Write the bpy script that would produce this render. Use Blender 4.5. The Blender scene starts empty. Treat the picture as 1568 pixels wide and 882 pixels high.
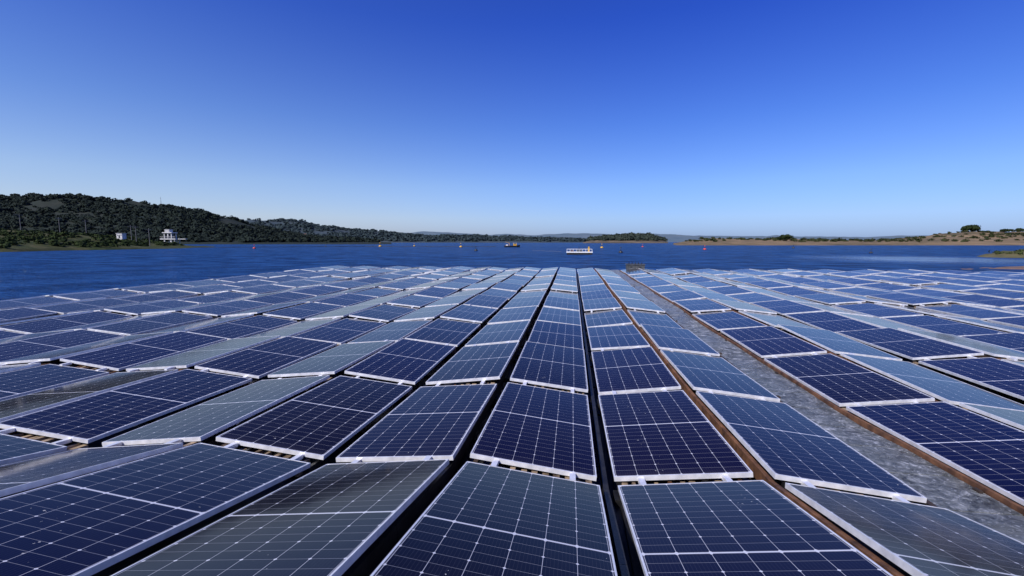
import bpy, bmesh, math, random
import numpy as np
from mathutils import Vector, noise, Matrix
random.seed(7); rng=np.random.default_rng(7)
scene=bpy.context.scene
scene.view_settings.view_transform='Standard'
scene.view_settings.look='None'
scene.view_settings.exposure=0

# ------------------------------------------------------------------ helpers
def link(o,parent=None):
    scene.collection.objects.link(o)
    if parent: o.parent=parent
    return o
def empty(name,loc=(0,0,0)):
    e=bpy.data.objects.new(name,None); e.location=loc; e.empty_display_size=0.3
    return link(e)
def meshobj(name,verts,faces,mats,parent=None,midx=None,smooth=False):
    me=bpy.data.meshes.new(name); me.from_pydata(verts,[],faces)
    for m in (mats if isinstance(mats,list) else [mats]): me.materials.append(m)
    if midx is not None: me.polygons.foreach_set('material_index',midx)
    if smooth: me.polygons.foreach_set('use_smooth',[True]*len(me.polygons))
    me.update()
    return link(bpy.data.objects.new(name,me),parent)
class MB:
    """mesh accumulator"""
    def __init__(s): s.v=[];s.f=[];s.m=[]
    def box(s,x0,x1,y0,y1,z0,z1,m=0,zf=None):
        b=len(s.v)
        for x,y,z in ((x0,y0,z0),(x1,y0,z0),(x1,y1,z0),(x0,y1,z0),(x0,y0,z1),(x1,y0,z1),(x1,y1,z1),(x0,y1,z1)):
            s.v.append((x,y,z+(zf(x,y) if zf else 0)))
        for q in ((0,3,2,1),(4,5,6,7),(0,1,5,4),(1,2,6,5),(2,3,7,6),(3,0,4,7)):
            s.f.append(tuple(b+i for i in q)); s.m.append(m)
    def tube(s,p,q,r0,r1=None,n=8,m=0,cap=True):
        r1=r0 if r1 is None else r1
        p=Vector(p);q=Vector(q);d=(q-p).normalized()
        a=d.orthogonal().normalized();c=d.cross(a); b=len(s.v)
        for k in range(n):
            t=2*math.pi*k/n; s.v.append(tuple(p+(a*math.cos(t)+c*math.sin(t))*r0))
        for k in range(n):
            t=2*math.pi*k/n; s.v.append(tuple(q+(a*math.cos(t)+c*math.sin(t))*r1))
        for k in range(n):
            j=(k+1)%n; s.f.append((b+k,b+j,b+n+j,b+n+k)); s.m.append(m)
        if cap:
            s.f.append(tuple(b+i for i in reversed(range(n))));s.m.append(m)
            s.f.append(tuple(b+n+i for i in range(n)));s.m.append(m)
    def lathe(s,prof,c=(0,0,0),n=16,m=0):
        b=len(s.v)
        for r,z in prof:
            for k in range(n):
                t=2*math.pi*k/n; s.v.append((c[0]+r*math.cos(t),c[1]+r*math.sin(t),c[2]+z))
        for i in range(len(prof)-1):
            for k in range(n):
                j=(k+1)%n; s.f.append((b+i*n+k,b+i*n+j,b+(i+1)*n+j,b+(i+1)*n+k)); s.m.append(m)
    def obj(s,name,mats,parent=None,smooth=False):
        return meshobj(name,s.v,s.f,mats,parent,s.m,smooth)

class N:
    """tiny node helper"""
    def __init__(s,name):
        s.mat=bpy.data.materials.new(name); s.mat.use_nodes=True
        s.t=s.mat.node_tree; s.b=s.t.nodes['Principled BSDF']
    def n(s,typ,**k):
        x=s.t.nodes.new(typ)
        for a,b in k.items(): setattr(x,a,b)
        return x
    def l(s,a,b): s.t.links.new(a,b)
    def math(s,op,a,b=None,c=None,clamp=False):
        x=s.n('ShaderNodeMath',operation=op); x.use_clamp=clamp
        for i,v in enumerate((a,b,c)):
            if v is None: continue
            if isinstance(v,(int,float)): x.inputs[i].default_value=v
            else: s.l(v,x.inputs[i])
        return x.outputs[0]
    def mix(s,f,a,b):
        x=s.n('ShaderNodeMix',data_type='RGBA')
        for i,v in ((0,f),(6,a),(7,b)):
            if isinstance(v,(int,float)): x.inputs[i].default_value=v
            elif isinstance(v,tuple): x.inputs[i].default_value=(*v,1) if len(v)==3 else v
            else: s.l(v,x.inputs[i])
        return x.outputs[2]
    def noise(s,scale,detail=4,rough=.55,vec=None,dist=0):
        x=s.n('ShaderNodeTexNoise'); x.inputs['Scale'].default_value=scale
        x.inputs['Detail'].default_value=detail; x.inputs['Roughness'].default_value=rough
        x.inputs['Distortion'].default_value=dist
        if vec is None:
            tc=s.n('ShaderNodeTexCoord'); vec=tc.outputs['Object']
        s.l(vec,x.inputs['Vector']); return x.outputs['Fac']
    def ramp(s,f,stops):
        x=s.n('ShaderNodeValToRGB'); s.l(f,x.inputs[0]); e=x.color_ramp.elements
        while len(e)<len(stops): e.new(.5)
        for i,(p,c) in enumerate(stops):
            e[i].position=p; e[i].color=(*c,1) if len(c)==3 else c
        return x.outputs[0]
    def set(s,**k):
        for a,v in k.items():
            i=s.b.inputs[a.replace('_',' ')]
            if isinstance(v,(int,float)): i.default_value=v
            elif isinstance(v,tuple): i.default_value=(*v,1)
            else: s.l(v,i)
    def bump(s,h,strength,dist=.02):
        x=s.n('ShaderNodeBump'); x.inputs['Strength'].default_value=strength if isinstance(strength,(int,float)) else 1
        if not isinstance(strength,(int,float)): s.l(strength,x.inputs['Strength'])
        x.inputs['Distance'].default_value=dist
        s.l(h,x.inputs['Height']); s.l(x.outputs[0],s.b.inputs['Normal']); return x.outputs[0]
def noisy(name,c1,c2,scale=3,rough=.7,metal=0,bump=.3,bd=.02,lo=.35,hi=.65):
    m=N(name); f=m.noise(scale,6,.6); m.set(Base_Color=m.ramp(f,[(lo,c1),(hi,c2)]),Roughness=rough,Metallic=metal)
    if bump: m.bump(m.noise(scale*4,5,.6),bump,bd)
    return m.mat

# ------------------------------------------------------------------ camera
F=680.0; CAMZ=2.2
YAW=math.atan(92/F); PITCH=math.atan(71/F)
cd=bpy.data.cameras.new('camera'); cd.sensor_width=36; cd.lens=36*F/1568; cd.clip_end=30000; cd.clip_start=.05
cam=link(bpy.data.objects.new('camera',cd)); cam.location=(0,0,CAMZ)
cam.rotation_euler=(math.pi/2-PITCH,0,YAW); scene.camera=cam

# view frame for placing the landscape: ratio (sideways / forward) measured from the
# camera's heading, which lies YAW to the left of the panel columns
AX=Vector((-math.sin(YAW),math.cos(YAW),0)); AR=Vector((math.cos(YAW),math.sin(YAW),0))
def site(r,dist,z=0): return AX*dist+AR*(r*dist)+Vector((0,0,z))
def R(px): return (px-784)/F
def H(py,dist): return CAMZ+(370-py)*dist/F

# ------------------------------------------------------------------ light
SUN_EL=math.radians(42); SUN_AZ=math.radians(-146)
sd=Vector((math.sin(SUN_AZ)*math.cos(SUN_EL),math.cos(SUN_AZ)*math.cos(SUN_EL),math.sin(SUN_EL)))
ld=bpy.data.lights.new('sun','SUN'); ld.energy=5.0; ld.angle=math.radians(.53); ld.color=(1,.95,.88)
sun=link(bpy.data.objects.new('sun',ld)); sun.rotation_euler=sd.to_track_quat('Z','Y').to_euler(); sun.location=(-20,-10,30)
w=bpy.data.worlds.new('World'); scene.world=w; w.use_nodes=True; nt=w.node_tree
sky=nt.nodes.new('ShaderNodeTexSky'); sky.sky_type='NISHITA'; sky.sun_disc=False
sky.sun_elevation=SUN_EL; sky.sun_rotation=SUN_AZ; sky.altitude=150; sky.air_density=1.0; sky.dust_density=.6; sky.ozone_density=2.5
# polarised, very clear air: colour balance of the sky by elevation, brighter on the sun's side
tcw=nt.nodes.new('ShaderNodeTexCoord'); sp=nt.nodes.new('ShaderNodeSeparateXYZ'); nt.links.new(tcw.outputs['Generated'],sp.inputs[0])
def wramp(sock,st,k):
    cr=nt.nodes.new('ShaderNodeValToRGB'); nt.links.new(sock,cr.inputs[0]); e=cr.color_ramp.elements
    while len(e)<len(st): e.new(.5)
    for i,(p,c) in enumerate(st): e[i].position=p; e[i].color=(c[0]/k,c[1]/k,c[2]/k,1)
    return cr.outputs[0]
def wmul(a,b):
    mu=nt.nodes.new('ShaderNodeMix'); mu.data_type='RGBA'; mu.blend_type='MULTIPLY'; mu.inputs[0].default_value=1
    nt.links.new(a,mu.inputs[6]); nt.links.new(b,mu.inputs[7]); return mu.outputs[2]
el=wramp(sp.outputs[2],[(0,(.47,.66,1.35)),(.05,(.63,.80,1.36)),(.12,(.62,.82,1.38)),(.24,(.41,.66,1.44)),(.42,(.20,.43,1.50)),(.65,(.15,.34,1.4))],2)
mr=nt.nodes.new('ShaderNodeMapRange'); nt.links.new(sp.outputs[0],mr.inputs[0])
mr.inputs[1].default_value=.25; mr.inputs[2].default_value=-.95; mr.inputs[3].default_value=0; mr.inputs[4].default_value=1
mr.interpolation_type='SMOOTHSTEP'
azm=wramp(mr.outputs[0],[(0,(1,1,1)),(1,(1.85,1.45,1.08))],2)
bg=nt.nodes['Background']; nt.links.new(wmul(wmul(sky.outputs[0],el),azm),bg.inputs['Color']); bg.inputs['Strength'].default_value=.20*2

# ------------------------------------------------------------------ materials
alu=N('anodised_aluminium'); f=alu.noise(14,5); alu.set(Base_Color=alu.ramp(f,[(.3,(.62,.62,.63)),(.7,(.88,.88,.88))]),Metallic=.25,Roughness=.35)
alu=alu.mat
rust=noisy('rusty_steel',(.05,.022,.012),(.22,.10,.045),7,.75,.1,.4,.01)
rustd=noisy('dark_steel',(.02,.014,.011),(.085,.055,.035),7,.75,.1,.4,.01)  # same steel in a darker tone, for part of the beams and the cleats
black=noisy('black_hdpe',(.006,.006,.007),(.022,.021,.02),9,.5,0,.3,.01)
tan=noisy('weathered_float_rib',(.06,.04,.025),(.42,.31,.2),6,.8,0,.4,.01)
white=noisy('white_paint',(.62,.62,.6),(.82,.82,.8),4,.5,0,.1)
concrete=noisy('pale_concrete',(.42,.41,.39),(.66,.65,.62),1.2,.8,0,.2)
poleg=noisy('weathered_pole',(.12,.12,.115),(.22,.21,.2),1.2,.8,0,.2)
dark=noisy('dark_recess',(.012,.014,.018),(.03,.033,.04),2,.4,0,0)
yellow=noisy('yellow_paint',(.5,.28,.02),(.66,.38,.04),5,.45,0,.1)
redp=noisy('red_paint',(.5,.03,.02),(.68,.07,.04),5,.45,0,.1)
greyp=noisy('grey_enclosure',(.05,.055,.055),(.11,.115,.115),6,.5,.1,.1)

# --- solar glass with half-cut cell layout
PW,PL=.985,2.05
g=N('solar_cells_under_glass')
uv=g.n('ShaderNodeUVMap'); sep=g.n('ShaderNodeSeparateXYZ'); g.l(uv.outputs[0],sep.inputs[0])
U,V=sep.outputs[0],sep.outputs[1]            # metres from the panel corner
mx,my,mid=.018,.018,.009
cw=(PW-2*mx)/6; ch=(PL/2-my-mid)/12
u1=g.math('SUBTRACT',U,mx)
v0=g.math('ABSOLUTE',g.math('SUBTRACT',V,PL/2))
v1=g.math('SUBTRACT',v0,mid)
def edge(x,c):   # distance to nearest multiple of c
    return g.math('ABSOLUTE',g.math('SUBTRACT',x,g.math('MULTIPLY',g.math('ROUND',g.math('DIVIDE',x,c)),c)))
def less(x,a,s=.0004):
    mr=g.n('ShaderNodeMapRange'); mr.interpolation_type='LINEAR'; g.l(x,mr.inputs[0])
    mr.inputs[1].default_value=a-s; mr.inputs[2].default_value=a+s; mr.inputs[3].default_value=1; mr.inputs[4].default_value=0
    return mr.outputs[0]
eu=edge(u1,cw); ev=edge(v1,ch); ev2=edge(v1,ch*2)
lu=less(eu,.0012); lv=less(ev,.0007)
dia=less(g.math('ADD',eu,ev2),.0090)
bus=g.math('MULTIPLY',less(edge(u1,cw/9),.0004,.0002),.06)
outer=g.math('LESS_THAN',u1,0.0)
outer=g.math('MAXIMUM',outer,g.math('GREATER_THAN',u1,PW-2*mx))
outer=g.math('MAXIMUM',outer,g.math('GREATER_THAN',v0,PL/2-my))
midl=g.math('LESS_THAN',v1,-.003)
line=g.math('MAXIMUM',g.math('MAXIMUM',g.math('MULTIPLY',lu,.8),g.math('MULTIPLY',lv,.55)),g.math('MAXIMUM',dia,midl))
line=g.math('MAXIMUM',line,g.math('MULTIPLY',outer,.08)); line=g.math('MAXIMUM',line,bus)
oi=g.n('ShaderNodeObjectInfo')
cellc=g.ramp(oi.outputs['Random'],[(0,(.005,.003,.004)),(.35,(.0035,.002,.006)),(.65,(.003,.0025,.016)),(1,(.006,.0035,.011))])
geo=g.n('ShaderNodeNewGeometry')
dirt=g.noise(1.6,7,.62,geo.outputs['Position'])
dirtf=g.ramp(dirt,[(.4,(0,0,0)),(.8,(1,1,1))])
# grime that settles along the lower (front) frame edge of each module
lowe=g.math('MULTIPLY',g.ramp(V,[(.0,(1,1,1)),(.10,(0,0,0))]),g.noise(22,5,.7,geo.outputs['Position']))
spots=g.noise(38,3,.6,geo.outputs['Position'])
clus=g.noise(2.2,3,.5,geo.outputs['Position'])
spt=g.math('MULTIPLY',g.math('GREATER_THAN',spots,.70),g.math('GREATER_THAN',clus,.62))
col=g.mix(line,cellc,(.64,.65,.68))
col=g.mix(g.math('ADD',g.math('MULTIPLY',dirtf,.014),g.math('MULTIPLY',lowe,.07)),col,(.36,.32,.30))
col=g.mix(g.math('MULTIPLY',spt,.7),col,(.7,.7,.66))
rr=g.math('ADD',g.math('MULTIPLY',dirt,.12),.03); rr=g.math('ADD',rr,g.math('MULTIPLY',spt,.5))
g.set(Base_Color=col,Roughness=rr,IOR=1.42); g.b.inputs['Specular IOR Level'].default_value=.16
g.b.inputs['Specular Tint'].default_value=(.95,.60,1.0,1)      # violet anti-reflection coating
g.bump(g.noise(2.5,2,.5,geo.outputs['Position']),.08,.01)
glass=g.mat

# ------------------------------------------------------------------ solar panels
ROWP=2.18; Y1=3.25; NROW=12
RIDGE=.105
def ridge_h(y):          # height of the ridge line above water
    pts=[(-2,1.45),(1.07,1.01),(3.12,.56),(3.25,.545),(5.30,.46),(7.6,.455),(16,.475),(30,.53),(40,.54)]
    for (a,b),(c,d) in zip(pts,pts[1:]):
        if y<=c: return b+(d-b)*(y-a)/(c-a)
    return .54
cols=[]   # (x0, x1, rising?)
for k in range(8):
    cols.append((-.762-2.23*k,.223-2.23*k,False)); cols.append((-1.887-2.23*k,-.902-2.23*k,True))
cols.append((.335,1.32,True)); cols.append((1.46,2.445,False))
for k in range(19):
    cols.append((3.08+2.23*k,4.065+2.23*k,True)); cols.append((4.205+2.23*k,5.19+2.23*k,False))
# one panel mesh, local origin at centre of glass, +Y away
def panel_mesh():
    me=bpy.data.meshes.new('solar_panel'); bm=bmesh.new(); uvl=bm.loops.layers.uv.new('UVMap')
    w,l,t,lip=PW/2,PL/2,.036,.010
    def q(pts,m):
        f=bm.faces.new([bm.verts.new(p) for p in pts]); f.material_index=m
        for lp in f.loops: lp[uvl].uv=(lp.vert.co.x+w,lp.vert.co.y+l)
    a,b=w-lip,l-lip
    q([(-a,-b,-.002),(a,-b,-.002),(a,b,-.002),(-a,b,-.002)],0)
    o=[(-w,-l),(w,-l),(w,l),(-w,l)]; i=[(-a,-b),(a,-b),(a,b),(-a,b)]
    for k in range(4):
        j=(k+1)%4
        q([(*o[k],0),(*o[j],0),(*i[j],0),(*i[k],0)],1)
        q([(*i[k],0),(*i[j],0),(*i[j],-.002),(*i[k],-.002)],1)
        q([(*o[k],-t),(*o[j],-t),(*o[j],0),(*o[k],0)],1)
    q([(-w,l,-t),(w,l,-t),(w,-l,-t),(-w,-l,-t)],2)
    # underside rails
    def box(x0,x1,y0,y1,z0,z1,m):
        v=[(x0,y0,z0),(x1,y0,z0),(x1,y1,z0),(x0,y1,z0),(x0,y0,z1),(x1,y0,z1),(x1,y1,z1),(x0,y1,z1)]
        for s in ((0,3,2,1),(0,1,5,4),(1,2,6,5),(2,3,7,6),(3,0,4,7)): q([v[k] for k in s],m)
    box(-w+.05,w-.05,-l*.55,-l*.55+.04,-t-.03,-t,1); box(-w+.05,w-.05,l*.55,l*.55+.04,-t-.03,-t,1)
    bm.to_mesh(me); bm.free()
    for m in (glass,alu,dark): me.materials.append(m)
    return me
pm=panel_mesh()
array=empty('floating_solar_array')
def wob(x,y): return .018*math.sin(x*.9+y*.31)+.015*math.sin(y*1.1-x*.23)+.012*noise.noise(Vector((x*.5,y*.5,3)))*2
def surf(x0,x1,rise,x,y):
    t=(x-x0)/(x1-x0); return ridge_h(y)-RIDGE*((1-t) if rise else t)
rows=list(range(0,NROW+1))
for r in rows:
    y0=Y1+ROWP*(r-1); y1=y0+PL
    for (x0,x1,rise) in cols:
        xm,ym=(x0+x1)/2,(y0+y1)/2
        P=lambda x,y:Vector((x,y,surf(x0,x1,rise,x,y)))
        fa=(P(xm,y0+.01)); ba=(P(xm,y1-.01))
        yd=(ba-fa).normalized(); xd=(P(x1,ym)-P(x0,ym)).normalized()
        jr=random.gauss(0,.012); jp=random.gauss(0,.010 if r>1 else .002)
        yd=(yd+Vector((0,0,jp))).normalized(); xd=(xd+Vector((0,0,jr))).normalized()
        zd=xd.cross(yd).normalized(); xd=yd.cross(zd)
        M=Matrix((xd,yd,zd)).transposed().to_4x4()
        c=(fa+ba)/2; M.translation=c+Vector((random.gauss(0,.005),random.gauss(0,.008),(wob(xm,ym) if r>1 else 0)+random.gauss(0,.003)))
        o=bpy.data.objects.new('panel',pm); link(o,array); o.matrix_world=M

# supporting structure ------------------------------------------------
YS=Y1-ROWP; YE=Y1+ROWP*(NROW-1)+PL
hz=lambda x,y: ridge_h(y)+(wob(x,y) if y>4.8 else 0)
mb=MB()
def beam_y(x,wd,top,bot,m):
    y=YS
    while y<YE-.01:
        y2=min(y+1.09,YE); mb.box(x-wd/2,x+wd/2,y,y2-.004,bot,top,m,zf=hz); y=y2
XL=cols[15][0]; XR=cols[-1][1]
ridges=[-.832-2.23*k for k in range(8)]+[1.39]+[4.135+2.23*k for k in range(19)]
valleys=[.279-2.23*k for k in range(8)]+[5.25+2.23*k for k in range(19)]
for x in ridges:
    if x>0: beam_y(x+.058,.035,-.06,-.16,0 if x<5 else 2); beam_y(x-.10,.04,-.09,-.19,2)
    else: beam_y(x+.085,.04,-.10,-.2,2); beam_y(x-.11,.04,-.10,-.2,1)
for x in valleys:
    beam_y(x,.04,-RIDGE-.10,-RIDGE-.2,1)
beam_y(2.50,.04,-RIDGE-.055,-RIDGE-.19,2); beam_y(3.06,.03,-RIDGE-.038,-RIDGE-.17,0)
beam_y(XL-.03,.05,-RIDGE-.04,-RIDGE-.2,0)
mb.obj('steel_beams',[rust,black,rustd],array)
# transverse float ribs in every row gap
mb=MB()
for r in range(0,NROW+1):
    yg=Y1+ROWP*(r-1)-(ROWP-PL)/2
    if r==0: continue
    for (x0,x1,rise) in cols:
        mb.box(x0,x1,yg-.05,yg+.11,-RIDGE-.20,-RIDGE-.13,1,zf=hz)
        n=11 if x0<20 and x0>-10 else 6
        for k in range(n):
            x=x0+.03+(x1-x0-.06)*(k+.5)/n+random.uniform(-.012,.012)
            wd=random.uniform(.022,.055)
            t=(x-x0)/(x1-x0); zz=-RIDGE*((1-t) if rise else t)
            top=zz-.05-random.random()*.02
            mb.box(x-wd/2,x+wd/2,yg-.06+random.uniform(-.02,.02),yg+.10,top-.09,top,random.choice([0,0,0,3,1]),zf=hz)
        for t in (.2,.8):      # clamps
            x=x0+(x1-x0)*t; zz=-RIDGE*((1-t) if rise else t)
            mb.box(x-.022,x+.022,yg-.062,yg+.062,zz-.045,zz-.012,2,zf=hz)
mb.obj('cross_floats',[tan,black,alu,rust],array)
# pontoons (black floats) under every column, segmented with stepped tops
mb=MB()
for (x0,x1,rise) in cols:
    for r in range(0,NROW+1):
        y0=Y1+ROWP*(r-1)
        for s in range(2):
            a=y0+s*1.08; b=a+1.0
            hh=ridge_h((a+b)/2)-RIDGE-.24
            mb.box(x0-.02,x1+.02,a,b,-.12,hh-.05,0); mb.box(x0+.04,x1-.04,a+.05,b-.05,hh-.0499,hh,0)
mb.obj('pontoons',[black],array)
# cables hanging in ridge gaps
mb=MB()
for x in ridges[:5]+[1.39,4.135]:
    y=YS
    while y<14:
        p=None
        for k in range(7):
            t=k/6; yy=y+.7*t; z=hz(x,yy)-.10-.10*4*t*(1-t); q=(x+.02*math.sin(9*yy),yy,z)
            if p: mb.tube(p,q,.006,n=5,cap=False)
            p=q
        y+=.7
mb.obj('cables',[black],array)

# walkway channel
wm=N('wet_walkway'); 
f1=wm.noise(9,9,.78,dist=.8); f2=wm.noise(1.1,5,.6); f3=wm.noise(30,4,.7)
c=wm.ramp(f1,[(.38,(.03,.034,.034)),(.48,(.14,.155,.155)),(.56,(.26,.275,.275)),(.62,(.68,.70,.70))])
c=wm.mix(wm.ramp(f2,[(.45,(0,0,0)),(.6,(.55,.55,.55))]),c,(.09,.095,.085))
c=wm.mix(wm.ramp(f3,[(.60,(0,0,0)),(.64,(.5,.5,.5))]),c,(.8,.82,.82))
wm.set(Base_Color=c,Roughness=wm.ramp(f2,[(.4,(.6,.6,.6)),(.6,(.25,.25,.25))]))
wm.bump(f1,.9,.05)
mb=MB()
y=YS
while y<YE+.5:
    mb.box(2.535,3.03,y,y+.53,-.30,-RIDGE-.07,0,zf=hz); y+=.545
wk=mb.obj('walkway_floats',[wm.mat],array)
mb=MB(); y=YS+.3
while y<YE:
    x=random.choice((2.56,3.0)); mb.box(x-.012,x+.012,y-.03,y+.03,-RIDGE-.07,-RIDGE-.05,0,zf=hz)
    y+=1.09*random.choice((1,2))
mb.obj('walkway_cleats',[rustd],array)

# ------------------------------------------------------------------ water
wa=N('lake_water'); tcw=wa.n('ShaderNodeTexCoord')
mp=wa.n('ShaderNodeMapping'); wa.l(tcw.outputs['Object'],mp.inputs[0]); mp.inputs['Rotation'].default_value=(0,0,.35); mp.inputs['Scale'].default_value=(1,1.7,1)
n1=wa.noise(1.1,6,.6,mp.outputs[0],.3); n2=wa.noise(.22,8,.72,mp.outputs[0]); n3=wa.noise(.018,5,.6,mp.outputs[0])
h=wa.math('ADD',wa.math('MULTIPLY',n1,.6),wa.math('MULTIPLY',n2,1.0))
# sheltered calm water in the lee of the grassy spit
cp=site(R(1448),56); vs=wa.n('ShaderNodeVectorMath',operation='DISTANCE'); wa.l(tcw.outputs['Object'],vs.inputs[0]); vs.inputs[1].default_value=cp
dd=wa.math('ADD',vs.outputs['Value'],wa.math('MULTIPLY',wa.noise(.06,4,.6),14))
lee=wa.ramp(wa.math('DIVIDE',dd,60),[(.22,(1,1,1)),(.48,(0,0,0))])
bc=wa.mix(wa.ramp(n2,[(.42,(0,0,0)),(.58,(1,1,1))]),(.005,.026,.095),(.024,.095,.28))
bc=wa.mix(wa.ramp(n3,[(.4,(0,0,0)),(.62,(.5,.5,.5))]),bc,(.012,.055,.175))
wa.set(Base_Color=bc,Roughness=.5); wa.b.inputs['Specular IOR Level'].default_value=0
nb=wa.bump(h,wa.math('SUBTRACT',1.0,wa.math('MULTIPLY',lee,.85)),.6)
gl=wa.n('ShaderNodeBsdfGlossy'); gl.inputs['Roughness'].default_value=.1; wa.l(nb,gl.inputs['Normal'])
fr=wa.n('ShaderNodeFresnel'); fr.inputs[0].default_value=1.33; wa.l(nb,fr.inputs['Normal'])
ms=wa.n('ShaderNodeMixShader')
k=wa.math('ADD',wa.math('MULTIPLY',wa.ramp(n3,[(.5,(0,0,0)),(.66,(1,1,1))]),.20),.36)
k=wa.math('ADD',k,wa.math('MULTIPLY',lee,.5),clamp=True)
wa.l(wa.math('MULTIPLY',fr.outputs[0],k),ms.inputs[0]); wa.l(wa.b.outputs[0],ms.inputs[1]); wa.l(gl.outputs[0],ms.inputs[2])
wa.l(ms.outputs[0],wa.t.nodes['Material Output'].inputs[0])
S=12000
meshobj('lake_water',[(-S,-S,0),(S,-S,0),(S,S,0),(-S,S,0)],[(0,1,2,3)],wa.mat)

# ------------------------------------------------------------------ terrain
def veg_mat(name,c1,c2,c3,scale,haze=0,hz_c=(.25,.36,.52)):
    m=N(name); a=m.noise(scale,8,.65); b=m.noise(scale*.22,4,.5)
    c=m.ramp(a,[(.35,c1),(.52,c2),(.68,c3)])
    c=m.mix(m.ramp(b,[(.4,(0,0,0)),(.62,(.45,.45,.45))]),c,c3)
    if haze: c=m.mix(haze,c,hz_c)  # aerial haze painted into the base colour, no volume
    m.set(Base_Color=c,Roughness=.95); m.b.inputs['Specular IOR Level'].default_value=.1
    m.bump(a,.6,1.0/scale*.15)
    return m.mat
def interp(pts,x):
    for (a,b),(c,d) in zip(pts,pts[1:]):
        if x<=c: 
            t=max(0,(x-a)/(c-a)); t=t*t*(3-2*t)*.5+t*.5; return b+(d-b)*t
    return pts[-1][1]
def ridge_land(name,prof,d_shore,d_crest,d_back,mat,nu=160,nv=26,rough=.08,nscale=.02,shore=None):
    """prof: (view column px, crest height m). returns height grid"""
    r0,r1=prof[0][0],prof[-1][0]; V=[];Fc=[]
    grid=np.zeros((nv,nu,3))
    for i in range(nv):
        t=i/(nv-1)
        for j in range(nu):
            px=r0+(r1-r0)*j/(nu-1); ds=interp(shore,px) if shore else d_shore
            dc=d_crest+(ds-d_shore); db=d_back+(ds-d_shore)
            hc=interp(prof,px)
            if t<.65:
                s=t/.65; dist=ds+(dc-ds)*s; sh=s**.75 if hc<6 else (s**1.1)
            else:
                s=(t-.65)/.35; dist=dc+(db-dc)*s; sh=1-s*s*(3-2*s)
            p=site(R(px),dist)
            nz=noise.fractal(Vector((p.x*nscale,p.y*nscale,1.7)),.9,2.1,5)
            z=hc*sh*(1+rough*nz*2)-.25+ (.15*nz if t>0 else 0)
            if i==0 or i==nv-1: z=-1.2
            grid[i,j]=(p.x,p.y,z)
    V=[tuple(x) for x in grid.reshape(-1,3)]
    for i in range(nv-1):
        for j in range(nu-1):
            a=i*nu+j; Fc.append((a,a+1,a+nu+1,a+nu))
    meshobj(name,V,Fc,mat,smooth=True)
    return grid
def foliage(name,places,mat,nf=46,leaf=.42,seed=1):
    """places: list of (x,y,z,radius,height). One mesh: every crown is a spray of leaf-clump faces"""
    rg=np.random.default_rng(seed); n=len(places); P=np.array(places,float)
    tot=n*nf
    own=np.repeat(np.arange(n),nf)
    d=rg.normal(size=(tot,3)); d/=np.linalg.norm(d,axis=1)[:,None]
    rad=rg.uniform(.55,1.08,tot)[:,None]
    lob=rg.normal(size=(n,4,3))*.35; pick=rg.integers(0,4,tot)
    c=d*rad*.75+lob[own,pick]
    r=P[own,3][:,None]; hh=P[own,4][:,None]
    cen=np.concatenate([P[own,0:2],P[own,2:3]+hh*.55],1)+c*np.concatenate([r,r,hh*.5],1)
    nrm=d+rg.normal(size=(tot,3))*.3; nrm/=np.linalg.norm(nrm,axis=1)[:,None]
    a=np.cross(nrm,rg.normal(size=(tot,3))); a/=np.linalg.norm(a,axis=1)[:,None]; b=np.cross(nrm,a)
    s=(r*leaf*rg.uniform(.6,1.3,(tot,1)))
    V=np.stack([cen-a*s-b*s*.7,cen+a*s*.9-b*s,cen+a*s+b*s*.8,cen-a*s*.8+b*s],1).reshape(-1,3)
    Fc=np.arange(tot*4).reshape(-1,4)
    me=bpy.data.meshes.new(name)
    me.vertices.add(tot*4); me.vertices.foreach_set('co',V.ravel().astype(np.float32))
    me.loops.add(tot*4); me.loops.foreach_set('vertex_index',Fc.ravel().astype(np.int32))
    me.polygons.add(tot); me.polygons.foreach_set('loop_start',np.arange(0,tot*4,4,dtype=np.int32))
    me.update(calc_edges=True); me.validate()
    me.polygons.foreach_set('use_smooth',[True]*tot)
    sn=d*.7+nrm*.5+np.array([0,0,.45]); sn/=np.linalg.norm(sn,axis=1)[:,None]
    me.normals_split_custom_set_from_vertices(np.repeat(sn,4,axis=0).astype(np.float32).tolist())
    ca=me.color_attributes.new('tone','FLOAT_COLOR','CORNER')
    tone=np.clip(np.repeat(rg.uniform(0,1,n)[own]*.6+rg.uniform(0,.4,tot),4),0,1)
    ca.data.foreach_set('color',np.stack([tone]*3+[np.ones_like(tone)],1).ravel().astype(np.float32))
    me.materials.append(mat)
    return link(bpy.data.objects.new(name,me))
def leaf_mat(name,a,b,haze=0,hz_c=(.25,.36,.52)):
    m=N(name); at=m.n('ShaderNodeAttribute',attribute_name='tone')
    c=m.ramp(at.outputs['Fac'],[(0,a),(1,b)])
    if haze: c=m.mix(haze,c,hz_c)  # distance haze blended into the leaf colour
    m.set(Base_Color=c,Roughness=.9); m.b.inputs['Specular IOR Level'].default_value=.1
    return m.mat
def scatter(grid,n,rad,hgt,seed,zmin=.3,dens=None,imax=.8):
    rg=random.Random(seed); out=[]; nv,nu,_=grid.shape
    tries=0
    while len(out)<n and tries<n*20:
        tries+=1
        fi=rg.uniform(.04,imax)*(nv-1); fj=rg.uniform(0,.999)*(nu-1); i,j=int(fi),int(fj)
        ti,tj=fi-i,fj-j
        p=(grid[i,j]*(1-tj)+grid[i,j+1]*tj)*(1-ti)+(grid[i+1,j]*(1-tj)+grid[i+1,j+1]*tj)*ti
        if p[2]<zmin: continue
        if dens and noise.noise(Vector((p[0]*dens,p[1]*dens,seed)))<rg.uniform(-.5,.25): continue
        s=rg.uniform(.6,1.35); out.append((p[0],p[1],p[2]-.1*hgt,rad*s,hgt*s))
    return out
def hp(pts,dist): return [(x,max(.5,H(y,dist))) for x,y in pts]

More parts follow.
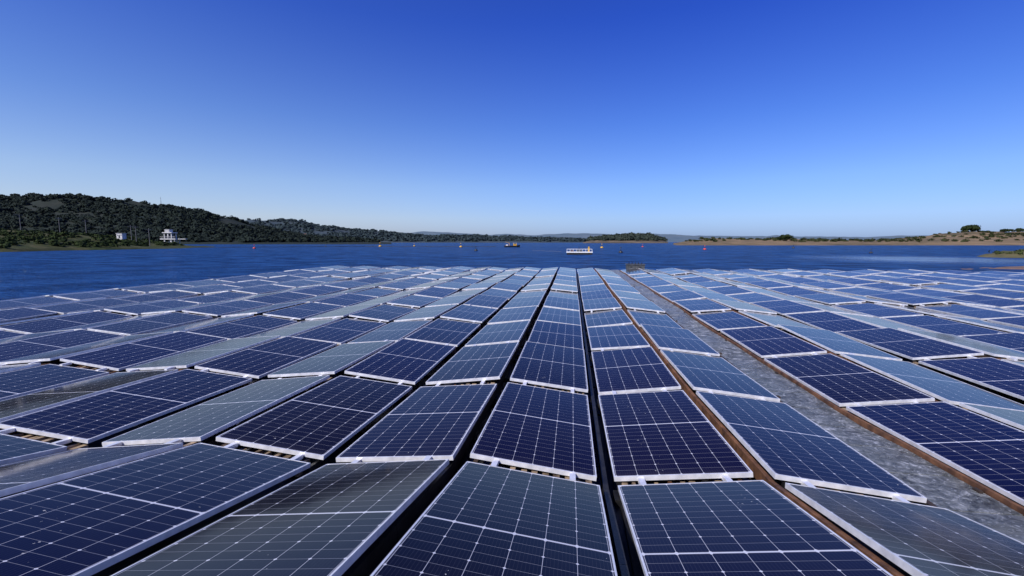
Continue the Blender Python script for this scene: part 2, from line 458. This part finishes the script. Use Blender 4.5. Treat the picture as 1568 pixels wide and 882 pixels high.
# far ridges, aerial haze mixed into their base colour
D=4200
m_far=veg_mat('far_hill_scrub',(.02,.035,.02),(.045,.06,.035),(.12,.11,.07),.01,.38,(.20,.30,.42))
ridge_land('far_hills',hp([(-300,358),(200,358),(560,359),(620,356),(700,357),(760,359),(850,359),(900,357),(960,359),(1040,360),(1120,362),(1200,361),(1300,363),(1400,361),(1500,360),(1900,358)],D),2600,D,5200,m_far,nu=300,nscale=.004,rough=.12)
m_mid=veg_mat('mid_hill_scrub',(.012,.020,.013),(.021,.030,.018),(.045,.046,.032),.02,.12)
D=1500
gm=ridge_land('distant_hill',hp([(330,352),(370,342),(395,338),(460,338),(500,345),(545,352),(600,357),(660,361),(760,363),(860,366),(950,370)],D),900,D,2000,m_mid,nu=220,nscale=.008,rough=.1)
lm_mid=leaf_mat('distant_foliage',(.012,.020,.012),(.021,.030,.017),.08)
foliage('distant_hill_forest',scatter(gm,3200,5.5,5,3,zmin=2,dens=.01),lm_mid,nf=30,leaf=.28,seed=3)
# left big hill
D=620
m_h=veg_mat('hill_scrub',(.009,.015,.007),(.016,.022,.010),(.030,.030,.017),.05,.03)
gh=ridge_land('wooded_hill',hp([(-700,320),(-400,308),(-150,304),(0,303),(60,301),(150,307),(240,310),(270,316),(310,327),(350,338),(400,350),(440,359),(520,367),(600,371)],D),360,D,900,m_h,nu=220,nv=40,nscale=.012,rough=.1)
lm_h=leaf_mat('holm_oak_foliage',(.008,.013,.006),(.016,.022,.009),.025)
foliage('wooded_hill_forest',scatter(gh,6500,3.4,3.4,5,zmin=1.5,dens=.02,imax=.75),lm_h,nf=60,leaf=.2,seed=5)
# near-left headland
m_l=veg_mat('headland_grass',(.018,.028,.009),(.036,.050,.016),(.085,.078,.036),.25)
shore=[(-700,70),(-200,84),(0,92),(150,115),(250,135),(300,145),(330,150)]
gl_=ridge_land('headland',[(-700,8),(-200,6.5),(0,5.8),(50,5.2),(120,4.9),(190,3.8),(240,2.2),(270,1.2),(300,.6),(330,.3)],92,135,200,m_l,nu=140,nv=26,nscale=.06,rough=.15,shore=shore)
lm_l=leaf_mat('shrub_foliage',(.014,.024,.008),(.034,.050,.015))
foliage('headland_shrubs',scatter(gl_,900,1.0,.8,8,zmin=.7,dens=.05),lm_l,nf=80,leaf=.17,seed=8)
# island
D=760
m_i=veg_mat('island_scrub',(.03,.03,.015),(.09,.07,.04),(.22,.16,.09),.06,.04)
gi=ridge_land('wooded_island',hp([(892,371),(905,367),(925,363),(960,361.5),(990,362),(1008,366),(1022,370)],D),640,D,900,m_i,nu=70,nscale=.02,rough=.08)
foliage('island_trees',scatter(gi,420,3.8,4.2,11,zmin=3.5),leaf_mat('island_foliage',(.016,.024,.010),(.038,.045,.02),.04),nf=60,leaf=.22,seed=11)
# right bank
m_r=veg_mat('right_bank_soil',(.055,.052,.024),(.15,.11,.055),(.30,.205,.11),.08,.02)
D=420
gr=ridge_land('right_bank',hp([(1030,372),(1060,368),(1090,365),(1130,366),(1200,365),(1270,367),(1340,368),(1400,364),(1440,357),(1480,354),(1530,355),(1600,356),(1800,354),(2200,350)],D),255,D,600,m_r,nu=200,nv=30,nscale=.02,rough=.12)
foliage('right_bank_scrub',scatter(gr,850,1.7,1.4,13,zmin=2.0,dens=.02),leaf_mat('bank_foliage',(.018,.026,.009),(.05,.056,.022)),nf=60,leaf=.2,seed=13)
m_s=veg_mat('spit_grass',(.03,.04,.012),(.07,.075,.025),(.2,.16,.09),.5)
gs=ridge_land('grassy_spit',[(1490,.05),(1505,.4),(1540,.9),(1600,1.1),(1800,1.5),(2100,2)],58,66,80,m_s,nu=70,nv=16,nscale=.15,rough=.2)
foliage('spit_grass_tufts',scatter(gs,200,.45,.4,17,zmin=.3),leaf_mat('spit_tufts',(.03,.045,.012),(.09,.1,.035)),nf=50,leaf=.16,seed=17)
m_m=noisy('wet_mud',(.09,.055,.035),(.2,.13,.09),.8,.8)
ridge_land('mud_bar',[(1440,.0),(1480,.32),(1560,.42),(1700,.5),(2100,.6)],33.5,36,40,m_m,nu=60,nv=10,nscale=.3,rough=.2)

# individual trees
def tree(name,loc,height,crown_r,leafm,seed):
    rg=random.Random(seed); root=empty(name,loc); mb=MB()
    th=height*.3; mb.tube((0,0,-.4),(.05*height,0,th),height*.05,height*.032,8)
    tips=[]
    for k in range(7):
        a=2*math.pi*k/7+rg.uniform(-.3,.3); l=crown_r*rg.uniform(.4,.65)
        t=(math.cos(a)*l,math.sin(a)*l,th+height*rg.uniform(.0,.3)); mb.tube((.05*height,0,th*.9),t,height*.022,height*.008,6); tips.append(t)
    tr=mb.obj('trunk_and_limbs',[noisy(name+'_bark',(.04,.03,.02),(.12,.09,.06),5,.9)],root)
    pl=[(t[0],t[1],t[2]-height*.16,crown_r*.42,height*.45) for t in tips]+[(0,0,height*.42,crown_r*.55,height*.55)]
    pl+=[(rg.uniform(-.5,.5)*crown_r,rg.uniform(-.5,.5)*crown_r,height*rg.uniform(.2,.5),crown_r*.34,height*.4) for _ in range(9)]
    cr=foliage('crown',pl,leafm,nf=150,leaf=.17,seed=seed); cr.parent=root
dk=leaf_mat('dark_oak_foliage',(.010,.018,.006),(.030,.042,.014))
def ground(grid,x,y):
    d=((grid[:,:,0]-x)**2+(grid[:,:,1]-y)**2); return grid.reshape(-1,3)[d.argmin()][2]
for px,dist,hh,cr,sd_ in ((1200,340,5.2,5.0,1),(1481,400,6.5,7.0,2),(1188,352,3,2.5,4),(1535,400,3.2,4.5,6),(1556,405,3.6,4,8)):
    p=site(R(px),dist); z=ground(gr,p.x,p.y); tree('oak_tree',(p.x,p.y,z-.2),hh,cr,dk,sd_)

# ------------------------------------------------------------------ structures on the left
def place(e,px,dist,z=0,rot=None):
    p=site(R(px),dist,z); e.location=p
    e.rotation_euler=(0,0,math.atan2(p.y,p.x)-math.pi/2 if rot is None else rot)
# intake tower (local: x right, y away)
e=empty('water_intake_tower'); mb=MB()
for x in (-1.6,1.6):
    for y in (-1.5,1.5): mb.box(x-.28,x+.28,y-.28,y+.28,-.5,3.6,0)
mb.box(-1.3,1.3,-.2,.2,1.7,1.95,0)
mb.box(-3.4,4.2,-2.2,2.2,3.6,4.05,0)
for x in (3.3,): 
    for y in (-1.5,1.5): mb.box(x-.2,x+.2,y-.2,y+.2,-.5,3.6,0)
for x in (-1.9,-.1,1.6):
    for y in (-1.5,1.3): mb.box(x,x+.35,y,y+.35,4.05,6.7,0)
mb.box(-2.4,2.4,-1.9,1.9,6.7,7.1,0); mb.box(-1.6,.6,-1.1,1.1,7.1,8.3,0); mb.box(-1.75,.75,-1.25,1.25,8.3,8.45,0)
for k in range(3): mb.box(-1.3+k*.65,-1.0+k*.65,-1.115,-1.1,7.4,7.9,1)
mb.box(-1.5,1.5,-1.0,1.0,4.05,6.2,1)
for k in range(12): mb.tube((-3.3+k*.66,-2.1,4.05),(-3.3+k*.66,-2.1,5.0),.05,n=5,m=0)
mb.box(-3.35,4.1,-2.13,-2.07,5.0,5.08,0); mb.box(4.2,8,-.6,.6,3.7,4.0,0)
mb.obj('frame_and_decks',[concrete,dark],e); place(e,264,185,rot=.1); e.scale=(.85,.85,.85)
# valve house
e=empty('concrete_valve_house'); mb=MB()
mb.box(-1.4,1.4,-1.2,1.2,-1,2.2,0); mb.box(-1.6,1.6,-1.4,1.4,2.2,2.4,0); mb.box(-.35,.35,-1.22,-1.2,-.2,1.4,1)
for x in (-1,.75): mb.box(x,x+.35,-1.22,-1.2,.9,1.5,1)
mb.obj('walls_and_roof',[concrete,dark],e); place(e,190,150,H(364,150),rot=.1); e.scale=(.68,.68,.62)
# poles
def pole(px,dist,top,base):
    e=empty('utility_pole'); mb=MB(); h=H(top,dist)-H(base,dist)
    mb.tube((0,0,-2),(0,0,h),.09,.06,8); mb.box(-.8,.8,-.05,.05,h-.5,h-.42,0)
    for x in (-.7,0,.7): mb.tube((x,0,h-.42),(x,0,h-.2),.04,n=6,m=1)
    mb.obj('post_and_crossarm',[poleg,dark],e); place(e,px,dist,H(base,dist))
for px,t,b in ((38,328,352),(97,333,356),(137,337,360),(205,345,366),(212,346,367),(232,350,369)): pole(px,150,t,b)
# mast & houses on the hill
e=empty('radio_mast'); mb=MB()
for a in range(3):
    t=a*2.094; mb.tube((.8*math.cos(t),.8*math.sin(t),0),(.15*math.cos(t),.15*math.sin(t),11),.12,.07,5)
for k in range(9): 
    s=.8-.65*k/9; mb.box(-s,s,-.05,.05,k*1.2,k*1.2+.1,0)
mb.obj('lattice',[poleg],e); place(e,254,610,H(315,610))
for px,py in ((3,315),(228,352),(219,353),(276,349),(470,360),(560,366)):
    e=empty('farm_house'); mb=MB(); s=1.0
    mb.box(-3.5,3.5,-2.5,2.5,-3,2.6,0)
    b=len(mb.v); mb.v+=[(-3.8,-2.8,2.6),(3.8,-2.8,2.6),(3.8,2.8,2.6),(-3.8,2.8,2.6),(-3.8,0,3.9),(3.8,0,3.9)]
    for q in ((0,1,5,4),(2,3,4,5),(0,4,3),(1,2,5)): mb.f.append(tuple(b+i for i in q)); mb.m.append(1)
    for x in (-2.4,0,1.8): mb.box(x,x+.8,-2.52,-2.5,.4,1.7,2)
    d=480 if px<300 else 1000
    mb.obj('walls_roof_windows',[white,rust,dark],e); place(e,px,d,H(py,d),rot=.15); e.scale=(.8,.8,.8)

# ------------------------------------------------------------------ things on the water
def buoy(px,dist,mat,s=1,spar=True):
    e=empty('marker_buoy'); mb=MB()
    mb.lathe([(0,-.5),(.35,-.45),(.55,-.1),(.6,.15),(.5,.45),(.3,.6),(.18,.66),(0,.66)],n=18)
    mb.lathe([(.62,.02),(.68,.08),(.62,.14)],n=18,m=1)
    if spar:
        mb.tube((0,0,.6),(0,0,1.35),.05,m=1); mb.lathe([(0,1.3),(.16,1.36),(.2,1.5),(.12,1.65),(0,1.68)],n=10)
    mb.obj('float_and_topmark',[mat,dark],e,True); place(e,px,dist); e.scale=(s,)*3
for px,d,m,s in ((391,140,redp,.75),(983,180,redp,.7),(1078,120,redp,.7),(1213,150,dark,.7),(729,105,dark,.7),(950,88,dark,.7),(1332,85,dark,.5),
                 (583,190,yellow,1.1),(706,170,yellow,1.0),(921,150,yellow,.9),(635,210,yellow,.8),(500,200,dark,.6)):
    buoy(px,d,m,s)
# work raft
e=empty('work_raft'); mb=MB()
for y in (-.8,.8): 
    mb.tube((-2.4,y,.12),(2.4,y,.12),.3,n=12,m=2)
mb.box(-2.5,2.5,-1.2,1.2,.4,.6,0)
for k in range(9):
    x=-2.4+k*.6
    for y in (-1.15,1.15): mb.tube((x,y,.6),(x,y,1.1),.02,n=5,m=0)
for y in (-1.15,1.15):
    mb.box(-2.42,2.42,y-.02,y+.02,1.08,1.12,0)
mb.box(-.5,.5,-.4,.4,.6,.95,3); mb.box(1.6,1.95,-.2,.15,.6,1.4,4); mb.lathe([(0,1.62),(.12,1.58),(.15,1.5),(.1,1.4),(0,1.4)],c=(1.78,0,0),n=10,m=4)
mb.box(-1.7,-1.1,-.3,.3,.6,.85,1); mb.tube((-.1,.2,.95),(-.1,.2,1.5),.05,m=2)
mb.obj('deck_rails_gear',[white,rust,black,greyp,yellow],e); place(e,887,76); e.scale=(.88,.9,.85)
# yellow work boat
e=empty('yellow_work_boat'); mb=MB(); b=len(mb.v)
sec=[(-3.4,.75,.95),(-2.8,1.0,.9),(0,1.15,.85),(2.2,1.0,1.0),(3.5,.15,1.3)]
for x,wd,tp in sec: mb.v+=[(x,-wd*.6,-.3),(x,-wd,tp),(x,wd,tp),(x,wd*.6,-.3)]
for i in range(len(sec)-1):
    for a in range(4):
        c=(a+1)%4; mb.f.append((b+i*4+a,b+i*4+c,b+(i+1)*4+c,b+(i+1)*4+a)); mb.m.append(2 if a!=1 else 0)
mb.f.append((b,b+1,b+2,b+3)); mb.m.append(0); k=b+16; mb.f.append((k+3,k+2,k+1,k)); mb.m.append(0)
mb.box(.6,2.0,-.6,.6,.9,2.1,0); mb.box(.5,2.1,-.7,.7,2.1,2.2,1); mb.box(.58,.6,-.45,.45,1.5,1.95,2); mb.box(.8,1.8,-.62,-.6,1.5,1.95,2)
mb.tube((-1.2,0,.9),(-1.2,0,2.3),.09,m=0); mb.tube((-1.2,0,2.2),(-2.9,0,2.7),.07,m=0)
mb.box(-2.6,-1.8,-.5,.5,.9,1.4,1)
mb.obj('hull_cabin_crane',[yellow,white,dark],e); place(e,784,175); e.scale=(.9,.9,.75)
# floating boom lines
def boom(name,pts,r,mat,gap=1.4):
    mb=MB(); P=[site(R(px),d,.02) for px,d in pts]
    for a,b in zip(P,P[1:]):
        n=max(1,int((b-a).length/gap))
        for k in range(n):
            p=a.lerp(b,k/n); q=a.lerp(b,(k+.85)/n); off=Vector((0,0,.05*math.sin(k))); mb.tube(p+off,q+off,r,n=7)
    mb.obj(name,[mat])
boom('dark_boom_line',[(290,165),(350,170),(440,180),(560,200),(760,190)],.16,black)
boom('pale_boom_line',[(815,108),(835,104),(866,96)],.025,poleg,1.6)
# combiner box at the array's end
e=empty('electrical_combiner_box'); mb=MB()
for x in (-.5,.45):
    for y in (-.25,.2): mb.box(x,x+.05,y,y+.05,0,.12,1)
mb.box(-.56,.56,-.3,.3,.12,.42,0); mb.box(-.6,.6,-.34,.34,.42,.46,0); mb.box(-.01,.01,-.31,-.30,.14,.4,2)
for x in (-.35,.2): mb.box(x,x+.14,-.312,-.30,.24,.32,2)
for x in (-.4,-.2,0,.2,.4): mb.tube((x,-.05,.46),(x,-.05,.56),.03,m=2)
mb.obj('cabinet_and_stand',[greyp,poleg,black],e); e.location=(4.05,YE+.3,.30)
mb=MB(); mb.box(2.3,5.0,YE+.1,YE+1.1,-.1,.30,0); mb.obj('end_float',[black],array)
